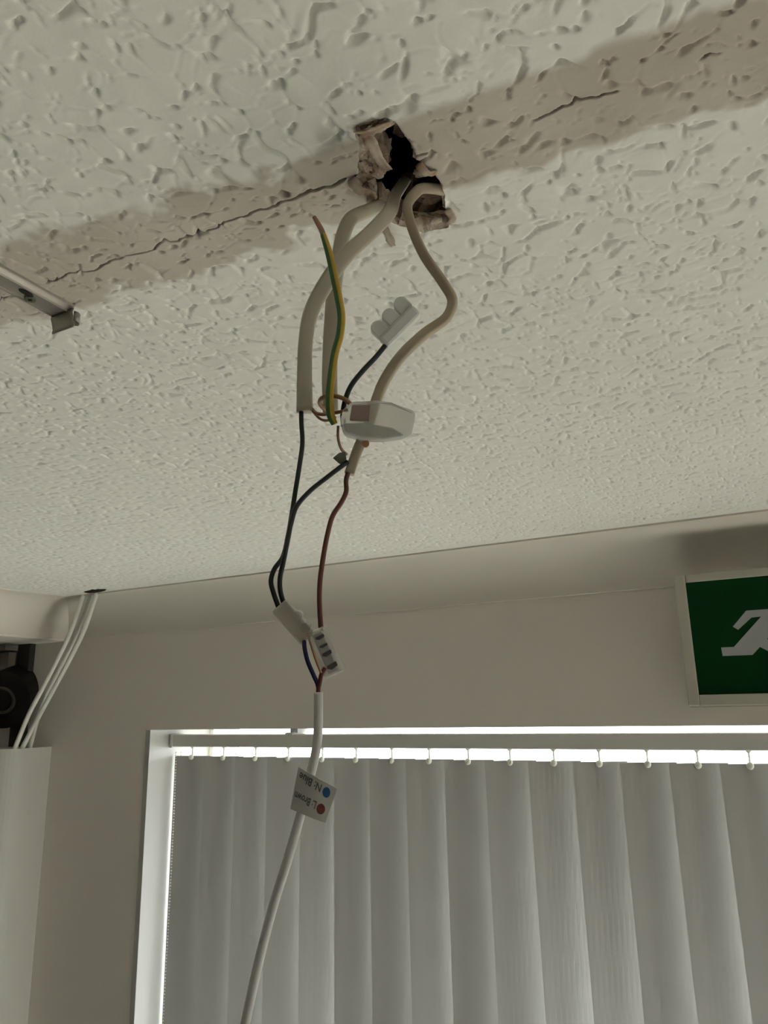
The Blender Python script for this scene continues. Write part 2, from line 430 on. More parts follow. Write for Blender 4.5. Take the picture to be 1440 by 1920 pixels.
# broken edge of the hole: paint layer, crumbly bevel, board thickness
def ring(loops, name, m, parent, smooth=False):
    n = len(loops[0]); v = [p for l in loops for p in l]; f = []
    for a in range(len(loops) - 1):
        for i in range(n):
            k = (i + 1) % n; f.append((a * n + i, a * n + k, (a + 1) * n + k, (a + 1) * n + i))
    return obj_from(name, v, f, m, parent, smooth)
rnd = random.Random(12)
def mix(a, b, t, dz, amp=0.0010):
    return [Vector((p.x + (q.x - p.x) * t + rnd.uniform(-amp, amp), p.y + (q.y - p.y) * t + rnd.uniform(-amp, amp), ZCEIL + dz + rnd.uniform(-amp, amp) * 1.2)) for p, q in zip(a, b)]
l0 = [Vector((p.x, p.y, ZCEIL + 0.0003)) for p in hole]
ring([l0, mix(hole, inner, .3, .002), mix(hole, inner, .6, .0035, .0014), mix(hole, inner, .9, .006, .001), mix(hole, inner, 1.0, .010), mix(hole, inner, 1.0, .015)],
     'hole_rim', M['plaster'], ceiling)
hx0, hx1 = HP[:, 0].min() - 0.03, HP[:, 0].max() + 0.03; hy0, hy1 = HP[:, 1].min() - 0.03, HP[:, 1].max() + 0.03
bm = bmesh.new(); bm_box(bm, (hx0, hy0, ZCEIL + 0.0055), (hx1, hy1, ZCEIL + 0.11))
for fc in [f for f in bm.faces if f.calc_center_median().z < ZCEIL + 0.012]: bm.faces.remove(fc)
from_bm('void_shade', bm, M['void'], ceiling)  # added closed box, painted near-black to keep the hole dark
def rough_block(name, a, b, c, dz0, dz1, m, seed, n=5, amp=0.0015):
    """timber or laths seen in the hole: corner a, edges to b and c on the ceiling plan, between heights"""
    rd = random.Random(seed); bm = bmesh.new()
    bmesh.ops.create_grid(bm, x_segments=n, y_segments=n, size=0.5)
    r = bmesh.ops.extrude_face_region(bm, geom=list(bm.faces))
    top = {g for g in r['geom'] if isinstance(g, bmesh.types.BMVert)}
    for v in bm.verts:
        u, t = v.co.x + .5, v.co.y + .5
        p = a + (b - a) * u + (c - a) * t
        v.co = Vector((p.x + rd.uniform(-amp, amp), p.y + rd.uniform(-amp, amp), ZCEIL + (dz1 if v in top else dz0) + rd.uniform(-amp, amp)))
    return from_bm(name, bm, m, ceiling)
def CH(cx, cy): return C(*cpx((cx, cy)))
rough_block('timber_lath', CH(700, 330), CH(840, 330), CH(720, 470), 0.016, 0.030, M['wood'], 1)
rough_block('timber_lath', CH(800, 720), CH(1090, 720), CH(800, 860), 0.008, 0.018, M['wood'], 2)
rough_block('timber_lath', CH(820, 800), CH(1080, 810), CH(820, 850), 0.003, 0.012, M['wood'], 3, amp=0.001)
def lumpy(name, c, rx, ry, rz, m, seed, amp=0.25):
    rd = random.Random(seed); bm = bmesh.new(); bmesh.ops.create_icosphere(bm, subdivisions=3, radius=1.0)
    from mathutils import noise as mn
    for v in bm.verts:
        k = 1 + amp * mn.noise(v.co * 2.2 + Vector((seed, 0, 0))) * 1.6 + amp * 0.6 * mn.noise(v.co * 5 + Vector((0, seed, 0)))
        v.co = Vector((c.x + v.co.x * rx * k, c.y + v.co.y * ry * k, c.z + v.co.z * rz * k))
    return from_bm(name, bm, m, ceiling)
for i, (cx, cy, rx, ry, rz, dz) in enumerate([(520, 330, .0035, .006, .003, .003), (560, 430, .004, .006, .004, .004), (600, 540, .004, .006, .004, .005), (510, 480, .003, .006, .003, .002),
                                              (560, 240, .006, .004, .003, .003), (640, 200, .006, .003, .003, .002), (545, 640, .0025, .006, .003, .001), (900, 520, .004, .003, .002, .001)]):
    p = CH(cx, cy); p.z += dz
    lumpy('plaster_lump', p, rx, ry, rz, M['plaster'], 20 + i)
def paper_strip(pts, wid, seed, m=None):
    """torn strip of lining paper: path of (crop x, crop y, drop below ceiling)"""
    rd = random.Random(seed); path = catmull([CH(x, y) - Vector((0, 0, d)) for x, y, d in pts], 5); v, f = [], []
    for i, p in enumerate(path):
        t = (path[min(i + 1, len(path) - 1)] - path[max(i - 1, 0)]).normalized(); s = t.cross(Vector((0, 0, 1))).normalized()
        wv = wid * (0.75 + rd.random() * 0.4) * (1 - 0.5 * (i / len(path)) ** 3)
        for a in (-1, -.3, .4, 1): v.append(p + s * (a * wv) + Vector((0, 0, -abs(a) * wv * 0.35)))
    for i in range(len(path) - 1):
        for a in range(3): f.append((i * 4 + a, i * 4 + a + 1, (i + 1) * 4 + a + 1, (i + 1) * 4 + a))
    o = obj_from('torn_paper', v, f, m or M['paper'], ceiling, smooth=True)
    sm = o.modifiers.new('thickness', 'SOLIDIFY'); sm.thickness = 0.0005
    return o
paper_strip([(430, 535, .001), (480, 580, .004), (540, 600, .003), (570, 650, .002), (550, 730, .001)], .0030, 1)
paper_strip([(500, 215, .001), (560, 260, .003), (600, 340, .004), (660, 440, .003), (690, 490, .0)], .0028, 2)
paper_strip([(460, 240, .0005), (520, 205, .003), (620, 170, .003), (690, 165, .001)], .0025, 3)
paper_strip([(640, 860, .0), (680, 900, .004), (710, 935, .007)], .0026, 4)
paper_strip([(880, 450, .0), (940, 490, .002), (1000, 500, .001)], .0022, 5)
paper_strip([(1075, 760, .0), (1110, 800, .002), (1085, 850, .001)], .0022, 6)

# window wall with its opening (left pier, right pier, lintel, apron)
TW = 0.30
bm = bmesh.new()
bm_box(bm, (-2.1, DW, 0), (WX0, DW + TW, ZCEIL + 0.13)); bm_box(bm, (WX1, DW, 0), (XR + 0.2, DW + TW, ZCEIL + 0.13))
bm_box(bm, (WX0, DW, WZ1), (WX1, DW + TW, ZCEIL + 0.13)); bm_box(bm, (WX0, DW, 0), (WX1, DW + TW, WZ0))
struct(from_bm('wall_front', bm, M['wall']), 'beige painted wall above and around the blinded window')
struct(box('sky_block_slab', (-2.1, YB - 0.15, ZCEIL + 0.13), (XR + 0.2, DW + TW, ZCEIL + 0.25), M['void']), 'unseen slab added above the ceiling to block sky light')  # added to stop sky light leaking in above the ceiling
# left wall: bulkhead above an opening with a recess behind
struct(box('wall_left', (-2.1, YB, LZ), (XL, DW, ZCEIL + 0.13), M['wall']), 'painted bulkhead of the left wall under the coving')
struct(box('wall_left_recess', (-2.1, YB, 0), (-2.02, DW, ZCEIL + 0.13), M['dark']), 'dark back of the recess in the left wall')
struct(box('wall_back', (-2.1, YB - 0.15, 0), (XR + 0.2, YB, ZCEIL + 0.13), M['backwall']), 'unseen wall behind the viewer, darkened to cut its bounced light')
# right wall: unseen, with an added glazed opening to light the room
SY0, SY1, SZ0, SZ1 = 0.62, 1.12, 0.25, 2.2
bm = bmesh.new()
bm_box(bm, (XR, YB, 0), (XR + 0.2, SY0, ZCEIL + 0.13)); bm_box(bm, (XR, SY1, 0), (XR + 0.2, DW + TW, ZCEIL + 0.13))
bm_box(bm, (XR, SY0, SZ1), (XR + 0.2, SY1, ZCEIL + 0.13)); bm_box(bm, (XR, SY0, 0), (XR + 0.2, SY1, SZ0))
struct(from_bm('wall_right', bm, M['wall']), 'painted wall around the added glazing')
win2 = bpy.data.objects.new('added_window', None); COL.objects.link(win2); win2.location = (XR + 0.1, (SY0 + SY1) / 2, SZ0); struct(win2, 'unseen three-pane window added to light the room')
bm = bmesh.new()
bm_box(bm, (XR + .07, SY0, SZ0), (XR + .13, SY1, SZ0 + .06)); bm_box(bm, (XR + .07, SY0, SZ1 - .06), (XR + .13, SY1, SZ1))
for k in range(4):
    yy = SY0 + (SY1 - SY0 - .06) * k / 3; bm_box(bm, (XR + .07, yy, SZ0 + .06), (XR + .13, yy + .06, SZ1 - .06))
from_bm('window_frame', bm, M['upvc'], win2)
for k in range(3):
    y0 = SY0 + (SY1 - SY0 - .06) * k / 3 + .06; y1 = SY0 + (SY1 - SY0 - .06) * (k + 1) / 3
    box('pane', (XR + .098, y0, SZ0 + .06), (XR + .102, y1, SZ1 - .06), M['glass'], win2)
struct(box('floor', (-2.1, YB - 0.1, -0.1), (XR + 0.2, DW + 0.3, 0), M['floor']), 'light vinyl floor')
bm = bmesh.new()                            # ground added outside both windows for bounced light, darkened to limit it
bm_box(bm, (-25, DW + 0.3, -0.2), (25, 25, -0.05)); bm_box(bm, (XR + 0.2, -25, -0.2), (25, DW + 0.3, -0.05))
struct(from_bm('ground_paving', bm, M['ground']), 'dark paving added outside for bounced light')

# coving: concave profile (u from wall, v below ceiling), mitred in the left corner
prof = [(0.092, 0.0), (0.092, 0.004)] + [(0.006 + 0.083 * (1 - math.sin(t)), 0.003 + 0.077 * (1 - math.cos(t))) for t in [math.pi / 2 * k / 14 for k in range(15)]] + [(0.006, 0.085), (0.0, 0.085)]
def coving(name, p0, p1):
    v, f = [], []; n = len(prof)
    for end in (p0, p1):
        for u, d in prof: v.append(end(u, ZCEIL + 0.0012 - d))
    for i in range(n - 1): f.append((i, i + 1, n + i + 1, n + i))
    o = obj_from(name, v, f, M['coving'], None, smooth=True)
    es = o.modifiers.new('crisp', 'EDGE_SPLIT'); es.split_angle = math.radians(35)
    return struct(o)
coving('trim_1', lambda u, z: (XL + u, DW - u, z), lambda u, z: (XR, DW - u, z))['label'] = 'cream concave coving along the window wall'
coving('trim_2', lambda u, z: (XL + u, YB, z), lambda u, z: (XL + u, DW - u, z))['label'] = 'cream concave coving along the left wall'
# a solid dark blob painting the shaded gap where the corner cables come through
nb = bmesh.new(); bmesh.ops.create_icosphere(nb, subdivisions=2, radius=1.0); cc = C(178, 1108)
for v_ in nb.verts: v_.co = Vector((cc.x + 0.005 + v_.co.x * 0.034, cc.y - .004 + v_.co.y * 0.010, ZCEIL + v_.co.z * 0.005))
from_bm('notch_shade', nb, M['void'], ceiling)

# ------------------------------------------------------------------ window 1 in the recess
win = bpy.data.objects.new('window_1', None); COL.objects.link(win); win.location = (0, DW + 0.2, WZ0); struct(win, 'white framed window behind the vertical blind')
FY0, FY1 = DW + 0.19, DW + 0.25
bm = bmesh.new()
bm_box(bm, (WX0 - 0.004, FY0, WZ0), (WX0 + 0.012, FY1, WZ1)); bm_box(bm, (WX1 - 0.03, FY0, WZ0), (WX1, FY1, WZ1))
bm_box(bm, (WX0, FY0, WZ0), (WX1, FY1, WZ0 + 0.05)); bm_box(bm, (-0.30, FY0, WZ0 + .05), (-0.24, FY1, WZ1 - 0.075))
from_bm('window_frame', bm, M['upvc'], win)
box('pane', (WX0 + 0.012, FY0 + .028, WZ0 + 0.05), (-0.30, FY0 + .032, WZ1), M['glass'], win)
box('pane', (-0.24, FY0 + .028, WZ0 + 0.05), (WX1 - 0.03, FY0 + .032, WZ1), M['glass'], win)
# white painted lining of the left reveal, right reveal, sill
box('reveal_lining', (WX0 - 0.012, DW - 0.0015, WZ0), (WX0 + 0.0012, FY0, WZ1 - 0.001), M['white_gloss'], win, bevel=0.001)
box('reveal_lining', (WX1 - 0.0012, DW - 0.0015, WZ0), (WX1 + 0.012, FY0, WZ1 - 0.001), M['white_gloss'], win, bevel=0.001)
box('window_sill', (WX0 + 0.0012, DW - 0.04, WZ0 - 0.02), (WX1 - 0.0012, FY0, WZ0 + 0.004), M['white_gloss'], win, bevel=0.003)

# ------------------------------------------------------------------ vertical blind
BY = 1.33
blind = thing('vertical_blind', 'grey fabric vertical blind with closed slats hanging in the window', 'blind', ((WX0 + WX1) / 2, BY, ZC - 0.07))
box('headrail', (WX0 + 0.012, 1.306, ZC - 0.0715), (WX1 - 0.01, 1.346, ZC - 0.0462), M['rail'], blind, bevel=0.002)
hp = [363, 420, 480, 541, 605, 668, 735, 805, 878, 956, 1038, 1123, 1213, 1307, 1404]
hx = [Wp(x, 1414, BY).x for x in hp]; hx[0] -= 0.003
while hx[-1] < WX1 - 0.10: hx.append(hx[-1] + 0.0765)
SW = 0.089; ZT, ZB = ZC - 0.0915, WZ0 + 0.035
rs = random.Random(5)
rots = [9, 16, 20, 21, 22, 18, 18, 21, 18, 22, 24, 22, 20, 20, 19]
rotb = [12, 24, 29, 32, 37, 26, 26, 33, 26, 38, 46, 43, 32, 34, 29]           # turn at the sill end of the part in view
def make_slat(x, rot, lean):
    """flat fabric vane with a pocket at the top; its left edge stands towards the room"""
    bm = bmesh.new(); n, m_ = 10, 14
    c_, s_ = math.cos(math.radians(rot)), math.sin(math.radians(rot))
    vs_ = []
    for side in (0, 1):
        for j in range(m_ + 1):
            t = j / m_; z = ZT + (ZB - ZT) * t
            k = 1 + lean * min(t, 0.65)                                  # vane turns a little down its length
            cc_, sc_ = math.cos(math.radians(rot * k)), math.sin(math.radians(rot * k))
            for i in range(n + 1):
                u = (i / n - .5) * SW
                bow = 0.0016 * math.cos(math.pi * i / n - math.pi / 2) + side * 0.0007
                vs_.append(bm.verts.new((x + u * cc_ - bow * sc_ * -1, BY + u * sc_ + bow * cc_, z)))
    W_ = n + 1; S_ = W_ * (m_ + 1)
    for side in (0, 1):
        for j in range(m_):
            for i in range(n):
                q = [side * S_ + j * W_ + i, side * S_ + j * W_ + i + 1, side * S_ + (j + 1) * W_ + i + 1, side * S_ + (j + 1) * W_ + i]
                bm.faces.new([vs_[a] for a in (q if side else q[::-1])])
    for j in range(m_):
        for i in (0, n):
            a, b = j * W_ + i, (j + 1) * W_ + i; bm.faces.new((vs_[a], vs_[b], vs_[S_ + b], vs_[S_ + a]))
    for i in range(n):
        for j in (0, m_):
            a, b = j * W_ + i, j * W_ + i + 1; bm.faces.new((vs_[a], vs_[b], vs_[S_ + b], vs_[S_ + a]))
    return from_bm('slat', bm, M['slat'], blind, smooth=False)
hang_me = None
for i, x in enumerate(hx):
    rot = rots[i] if i < len(rots) else rs.uniform(15, 19)
    sl = make_slat(x, rot, (rotb[i] / rot - 1) * 1.7 if i < 15 else 0.4)
    # hook: stem from the rail with a small round foot
    bm = bmesh.new()
    bmesh.ops.create_cone(bm, cap_ends=True, segments=8, radius1=0.0016, radius2=0.0016, depth=0.022, matrix=Matrix.Translation((x, BY, ZC - 0.081)))
    bmesh.ops.create_cone(bm, cap_ends=True, segments=10, radius1=0.0022, radius2=0.006, depth=0.005, matrix=Matrix.Translation((x, BY, ZC - 0.0735)))
    bmesh.ops.create_uvsphere(bm, u_segments=10, v_segments=6, radius=0.0058, matrix=Matrix.Translation((x, BY - 0.004, ZC - 0.0945)))
    o = from_bm('hanger', bm, M['hanger'], None, smooth=True); attach(o, blind); 
# rail bracket, end cap, bead chain
bp = Wp(545, 1376, 1.306)
bm = bmesh.new(); bm_box(bm, (bp.x - 0.012, 1.303, ZC - 0.0475), (bp.x + 0.006, 1.35, ZC - 0.0425), 0.001); bm_box(bm, (bp.x - 0.004, 1.31, ZC - 0.0430), (bp.x + 0.002, 1.345, WZ1 + 0.001))
bm_box(bm, (bp.x + 0.010, 1.31, ZC - 0.0430), (bp.x + 0.014, 1.345, WZ1 + 0.001))
from_bm('bracket', bm, M['rail'], blind)
box('end_cap', (WX0 + 0.0055, 1.304, ZC - 0.073), (WX0 + 0.012, 1.348, ZC - 0.045), M['rail'], blind)
bm = bmesh.new()
for sgn, x0, y0 in ((0, WX0 + 0.0085, 1.322), (1, WX0 + 0.0085, 1.338)):
    for k in range(150):
        bmesh.ops.create_icosphere(bm, subdivisions=1, radius=0.0022, matrix=Matrix.Translation((x0 + 0.001 * math.sin(k * .05 + sgn), y0 + 0.0012 * math.sin(k * .03), ZC - 0.085 - k * 0.006)))
ch = from_bm('bead_chain', bm, M['chain'], blind, smooth=True); ch['kind'] = 'stuff'

# ------------------------------------------------------------------ emergency exit sign
SYF = 1.19
sgn = thing('exit_sign', 'green emergency exit sign with white running figure in pale housing', 'sign', (0.04, DW, ZC))
sx0, sx1, sz0, sz1 = -0.1525, 0.235, ZC - 0.0045, ZC + 0.1845
px0, px1, pz0, pz1 = -0.137, 0.2195, ZC + 0.0106, ZC + 0.1722
hb = bmesh.new(); bm_box(hb, (sx0 + 0.006, SYF + 0.022, sz0 + 0.004), (sx1 - 0.006, DW, sz1 - 0.006), 0.003)
from_bm('housing', hb, M['sign_frame'], sgn)
fb = bmesh.new()
bm_box(fb, (sx0, SYF, sz0), (px0, SYF + 0.024, sz1), 0.0015); bm_box(fb, (px1, SYF, sz0), (sx1, SYF + 0.024, sz1), 0.0015)
bm_box(fb, (px0, SYF, sz0), (px1, SYF + 0.024, pz0), 0.0012); bm_box(fb, (px0 + 0.001, SYF + 0.0012, pz1), (px1 - .001, SYF + 0.024, sz1 - 0.0008), 0.0012)
from_bm('front_frame', fb, M['sign_frame'], sgn)
pan = box('green_panel', (px0, SYF + 0.003, pz0), (px1, SYF + 0.006, pz1), M['sign_green'], sgn)
fig = [(1352, 1214), (1376, 1213), (1427, 1156), (1409, 1158), (1384, 1181), (1374, 1175), (1399, 1145), (1440, 1142), (1487, 1139), (1503, 1166), (1536, 1166), (1537, 1179), (1496, 1180), (1478, 1163),
       (1438, 1198), (1482, 1223), (1474, 1283), (1458, 1283), (1464, 1233), (1425, 1213), (1411, 1228), (1355, 1230)]
bm = bmesh.new(); vv = []
for x, y in fig:
    q = Wp(x, y, SYF + 0.003); vv.append(bm.verts.new((q.x, SYF + 0.0026, q.z)))
f_ = bm.faces.new(vv); r_ = bmesh.ops.extrude_face_region(bm, geom=[f_])
for g in r_['geom']:
    if isinstance(g, bmesh.types.BMVert): g.co.y += 0.0006
bmesh.ops.triangulate(bm, faces=[q for q in bm.faces if len(q.verts) > 4])
from_bm('running_figure', bm, M['sign_white'], pan)
bm = bmesh.new(); q = Wp(1509, 1119, SYF + .003)
bmesh.ops.create_cone(bm, cap_ends=True, segments=24, radius1=0.0112, radius2=0.0112, depth=0.0006, matrix=Matrix.Translation((q.x, SYF + 0.0029, q.z)) @ Matrix.Rotation(math.pi / 2, 4, 'X'))
from_bm('figure_head', bm, M['sign_white'], pan)
bm = bmesh.new(); q = Wp(1320, 1327, SYF)
bmesh.ops.create_uvsphere(bm, u_segments=10, v_segments=6, radius=0.0028, matrix=Matrix.Translation((q.x, SYF + 0.008, sz0)))
from_bm('screw', bm, M['screw'], sgn)
box('lip', (sx0 + 0.002, SYF + 0.002, sz0 - 0.0022), (sx1 - 0.002, SYF + 0.022, sz0), M['sign_frame'], sgn)

# ------------------------------------------------------------------ left corner: boxed trunking, drum, cables
tk = thing('corner_trunking', 'white boxed trunking standing in the left corner below the cables', 'trunking', (-1.65, 1.18, 0))
ztk = ZC - 0.070
bm = bmesh.new(); bm_box(bm, (-1.72, 1.13, 0.0), (-1.565, DW, ztk))
ve = [e for e in bm.edges if abs(e.verts[0].co.z - e.verts[1].co.z) > 0.5 and e.verts[0].co.y < 1.14 and e.verts[0].co.x > -1.6]
bmesh.ops.bevel(bm, geom=ve, offset=0.045, segments=8, profile=0.5, affect='EDGES')
from_bm('cover', bm, M['trunking'], tk, smooth=False)
dr = thing('roller_drum', 'black round roller drum with a ring hub in the left recess', 'roller', tuple(Wp(4, 1313, 1.20)))
fr = frame(4, 1313, 1.83)
prism('body', fr, disc_outline(0, 0, 53, 40), -120, 0, M['drum'], dr)
rg = []
v, f = [], []
for k in range(32):
    a = 2 * math.pi * k / 32
    for r, z in ((26, 0.0), (25, 4), (20, 4), (18, -6)): v.append(fr(r * math.cos(a), r * math.sin(a), z))
for k in range(32):
    n2 = (k + 1) % 32
    for j in range(3): f.append((k * 4 + j, k * 4 + j + 1, n2 * 4 + j + 1, n2 * 4 + j))
obj_from('hub_ring', v, f, M['drum_ring'], dr, smooth=True)
prism('axle', fr, disc_outline(0, 0, 17, 24), -1, 1.0, M['drum'], dr)
# mounting bracket and frame behind it
box('mounting_plate', (-1.90, 1.215, ZC + 0.113), (-1.705, 1.235, ZC + 0.152), M['frame_grey'], dr)
box('mounting_rail', (-1.95, 1.20, ZC + 0.157), (-1.70, 1.245, ZC + 0.170), M['frame_grey'], dr)
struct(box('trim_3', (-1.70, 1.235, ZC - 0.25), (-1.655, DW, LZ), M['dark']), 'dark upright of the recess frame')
def corner_cable(pts, r, lab):
    o = tube('corner_cable', [Wp(x, y, D) for x, y, D in pts], r, M['corner_flex'], None, seg=10)
    return tag(o, lab, 'cable', 'white cables in the left corner')
corner_cable([(183, 1098, 1.165), (181, 1112, 1.16), (172, 1140, 1.165), (158, 1180, 1.17), (133, 1232, 1.175), (103, 1288, 1.18), (72, 1345, 1.18), (44, 1398, 1.18), (38, 1412, 1.18)], .0052,
             'rightmost white cable from the ceiling corner down to the boxed trunking')
corner_cable([(172, 1098, 1.17), (170, 1114, 1.168), (158, 1150, 1.172), (142, 1192, 1.182), (119, 1240, 1.190), (92, 1292, 1.194), (73, 1340, 1.200), (58, 1396, 1.200), (55, 1412, 1.200)], .0046,
             'middle white cable crossing behind its neighbour in the left corner')
corner_cable([(158, 1100, 1.160), (156, 1114, 1.160), (145, 1150, 1.162), (130, 1190, 1.162), (108, 1236, 1.162), (80, 1290, 1.162), (53, 1342, 1.162), (30, 1398, 1.162), (25, 1412, 1.162)], .0050,
             'leftmost white cable from the ceiling corner to the boxed trunking')

# ------------------------------------------------------------------ steel lamp bracket on the ceiling at the left
e0, e1 = C(100, 594, H - 0.004), C(139, 580, H - 0.004)
br = thing('lamp_bracket', 'steel lamp clip bracket screwed to the ceiling across the crack', 'bracket', ((e0.x + e1.x) / 2, (e0.y + e1.y) / 2, ZCEIL))
ax = (e1 - e0); ax.z = 0; wd = ax.length; ax.normalize()
st = C(0, 521, H - 0.004); ed = C(119, 587, H - 0.004)
ay = Vector((st.x - ed.x, st.y - ed.y, 0)).normalized(); ay = (ay - ax * ay.dot(ax)).normalized() if False else ay
def bl(u, l, z): return Vector((e0.x, e0.y, ZCEIL)) + ax * ((0.45 + (u - 0.45) * max(0.7, 1 - 3.0 * max(l, 0))) * wd) + ay * l + Vector((0, 0, -z))
def bracket_sheet(name, prof_, l0, l1, m, th=0.0008):
    v, f = [], []
    for l in (l0, l1):
        for u, z in prof_: v.append(bl(u, l, z))
    n = len(prof_)
    for i in range(n - 1): f.append((i, i + 1, n + i + 1, n + i))
    o = obj_from(name, v, f, m, br); s = o.modifiers.new('gauge', 'SOLIDIFY'); s.thickness = th; return o
bracket_sheet('channel', [(0.00, 0.0008), (0.01, 0.0040), (0.03, 0.0052), (0.07, 0.0052), (0.09, 0.0041), (0.68, 0.0041), (0.70, 0.0049), (0.74, 0.0049), (0.77, 0.0038), (0.90, 0.0024), (0.96, 0.0020), (0.98, 0.0006)], -0.0005, 0.16, M['steel'])
# down-turned end with a curled lip
v, f = [], []
lp = [(0.0, 0.0020), (0.0008, 0.0050), (-0.0006, 0.0085), (-0.0016, 0.0120), (-0.0012, 0.0150)]
for l, z in lp:
    for u in (-0.02, .2, .5, .8, 1.0): v.append(bl(u, l, z + 0.0012))
for j in range(len(lp) - 1):
    for i in range(4): f.append((j * 5 + i, j * 5 + i + 1, j * 5 + 6 + i, j * 5 + 5 + i))
o = obj_from('end_lip', v, f, M['steel'], br, smooth=True); o.modifiers.new('gauge', 'SOLIDIFY').thickness = 0.0008
v, f = [], []
for k in range(7):
    a = -0.4 + k * 0.5
    for z in (0.0085, 0.0150): v.append(bl(0.97, -0.0008, z) if k == 0 else bl(1.04 + 0.14 * math.sin(a), -0.0006 - 0.0024 * math.cos(a), z - 0.0003 * k))
for k in range(6): f.append((2 * k, 2 * k + 1, 2 * k + 3, 2 * k + 2))
o = obj_from('curled_lip', v, f, M['steel'], br, smooth=True); o.modifiers.new('gauge', 'SOLIDIFY').thickness = 0.0007
def bdisc(name, u, l, z0, z1, ru, rl, m, n=18):
    v = []; 
    for z in (z0, z1):
        for k in range(n):
            a = 2 * math.pi * k / n; v.append(bl(u, l, z) + ax * (ru * math.cos(a)) + ay * (rl * math.sin(a)))
    f = [tuple(range(n)), tuple(range(n, 2 * n))[::-1]] + [(k, (k + 1) % n, n + (k + 1) % n, n + k) for k in range(n)]
    return obj_from(name, v, f, m, br)
sc_ = bdisc('screw', 0.33, 0.0235, 0.0033, 0.0056, .0036, .0036, M['screw'])
bdisc('screw_recess_shade', 0.33, 0.0235, 0.0054, 0.0058, .0016, .0006, M['drum'], 8); bdisc('screw_recess_shade', 0.33, 0.0235, 0.0054, 0.0058, .0006, .0016, M['drum'], 8)  # raised black discs paint the shade inside the screw cross
bdisc('slot_shade', 0.50, 0.0290, 0.0033, 0.0045, .0024, .0052, M['drum'])  # black disc painted in place of the shaded hole

# ------------------------------------------------------------------ the hanging cables
# 1: flat cable that leaves the hole on the left and hangs behind the earth sleeve
c1 = thing('flat_cable', 'off-white flat cable hanging straight behind the green and yellow wire', 'cable', tuple(C(690, 390)), 'old flat cables hanging from the ceiling hole')
tube('sheath', [C(745, 372, H + .02), C(715, 385, H + .004), P(688, 396, .332), P(660, 409, .330), P(645, 436, .328), P(634, 490, .327), P(625, 560, .326), P(620, 640, .325), P(618, 710, .324), P(620, 772, .323)],
     .0036, M['sheath'], c1, rt=.0026, seg=16, wscale=[.85, .9, .95, 1, 1, 1.0, 1.0, 1, 1, 1])
tube('bare_earth', [P(612, 770, .322), P(600, 757, .316), P(603, 747, .311), P(622, 742, .308), P(645, 748, .306), P(660, 760, .305)], .0010, M['copper'], c1)
# 2: the widest cable, from the middle of the hole sweeping left
c2 = thing('flat_cable', 'wide off-white flat cable sweeping left, ending in black and bare copper cores', 'cable', tuple(C(745, 350)), 'old flat cables hanging from the ceiling hole')
tube('sheath', [C(785, 292, H + .07), C(766, 326, H + .030), C(757, 342, H + .010), C(742, 365, H - .004), P(727, 402, .315), P(690, 441, .312), P(648, 480, .311), P(606, 540, .311), P(582, 590, .311), P(573, 640, .311), P(571, 700, .311), P(571, 772, .311)],
     .0037, M['sheath'], c2, rt=.0023, seg=16, wscale=[.8, .8, .8, .85, .95, .95, 1.0, 1.0, .95, .88, .90, .98])
tube('black_core', [P(565, 760, .311), P(565, 790, .311), P(567, 830, .311), P(562, 870, .311), P(554, 920, .311), P(547, 965, .311), P(540, 1005, .311), P(530, 1045, .311), P(514, 1068, .311), P(508, 1090, .311), P(513, 1112, .311), P(522, 1138, .311)],
     .00105, M['black'], c2)
tube('bare_earth', [P(584, 766, .311), P(592, 774, .310), P(605, 777, .308), P(622, 775, .305), P(640, 772, .303), P(652, 770, .304)], .0008, M['copper'], c2)
tube('bare_earth', [P(586, 770, .311), P(600, 785, .308), P(616, 788, .303), P(630, 782, .302)], .0006, M['copper'], c2)
# 3: cable looping to the right, its end hangs below the clear connector
c3 = thing('flat_cable', 'yellowed flat cable bent out to the right and back behind clear connector', 'cable', tuple(C(800, 355)), 'old flat cables hanging from the ceiling hole')
tube('sheath', [C(850, 362, H + .010), C(828, 356, H + .003), C(802, 353, H + .0002), P(778, 363, .318), P(764, 384, .318), P(771, 422, .319), P(795, 478, .320), P(830, 529, .320), P(848, 563, .319), P(838, 594, .318), P(796, 626, .317),
     P(752, 668, .317), P(720, 716, .317), P(702, 762, .317), P(690, 800, .316), P(670, 845, .314), P(655, 888, .312)],
       .0026, M['sheath_brown'], c3, rt=.0020, seg=16, twist=[.3, .3, .2, 0, 0, 0, .3, .5, .6, .6, .5, .4, .3, .1, 0, 0, 0], wscale=[1, 1, 1, 1, .95, .95, .9, .9, .9, .9, .95, .95, .95, .95, .95, .9, .85])
tube('brown_core', [P(655, 880, .312), P(649, 900, .312), P(649, 922, .312), P(640, 942, .312), P(624, 967, .312), P(614, 1002, .312), P(606, 1045, .312), P(600, 1090, .312), P(599, 1130, .312), P(602, 1182, .312)], .00108, M['brown_red'], c3)
tube('black_core', [P(652, 866, .311), P(638, 876, .310), P(612, 896, .310), P(582, 920, .310), P(556, 950, .3095), P(546, 980, .3082), P(538, 1020, .3078), P(531, 1055, .3080), P(525, 1085, .3095), P(526, 1110, .310), P(535, 1140, .310)], .00105, M['black'], c3)
tube('bare_earth', [P(634, 798, .304), P(634, 822, .306), P(640, 842, .309), P(650, 852, .312)], .0006, M['copper'], c3)
fl = frame(640, 857, .3105)
prism('earth_flag', fl, [(-16, 2), (-4, -8), (8, -10), (10, 8), (-2, 14), (-8, 9)], -3, 3, M['tape'], c3, bevel=.0003)
# black link wire up to the white screw connector
lw = tube('link_wire', [P(722, 648, .310), P(706, 668, .310), P(678, 698, .310), P(658, 724, .310), P(648, 748, .311), P(643, 775, .313), P(644, 800, .315)], .00115, M['black'])
tag(lw, 'short black wire running up into the white screw connector', 'wire')
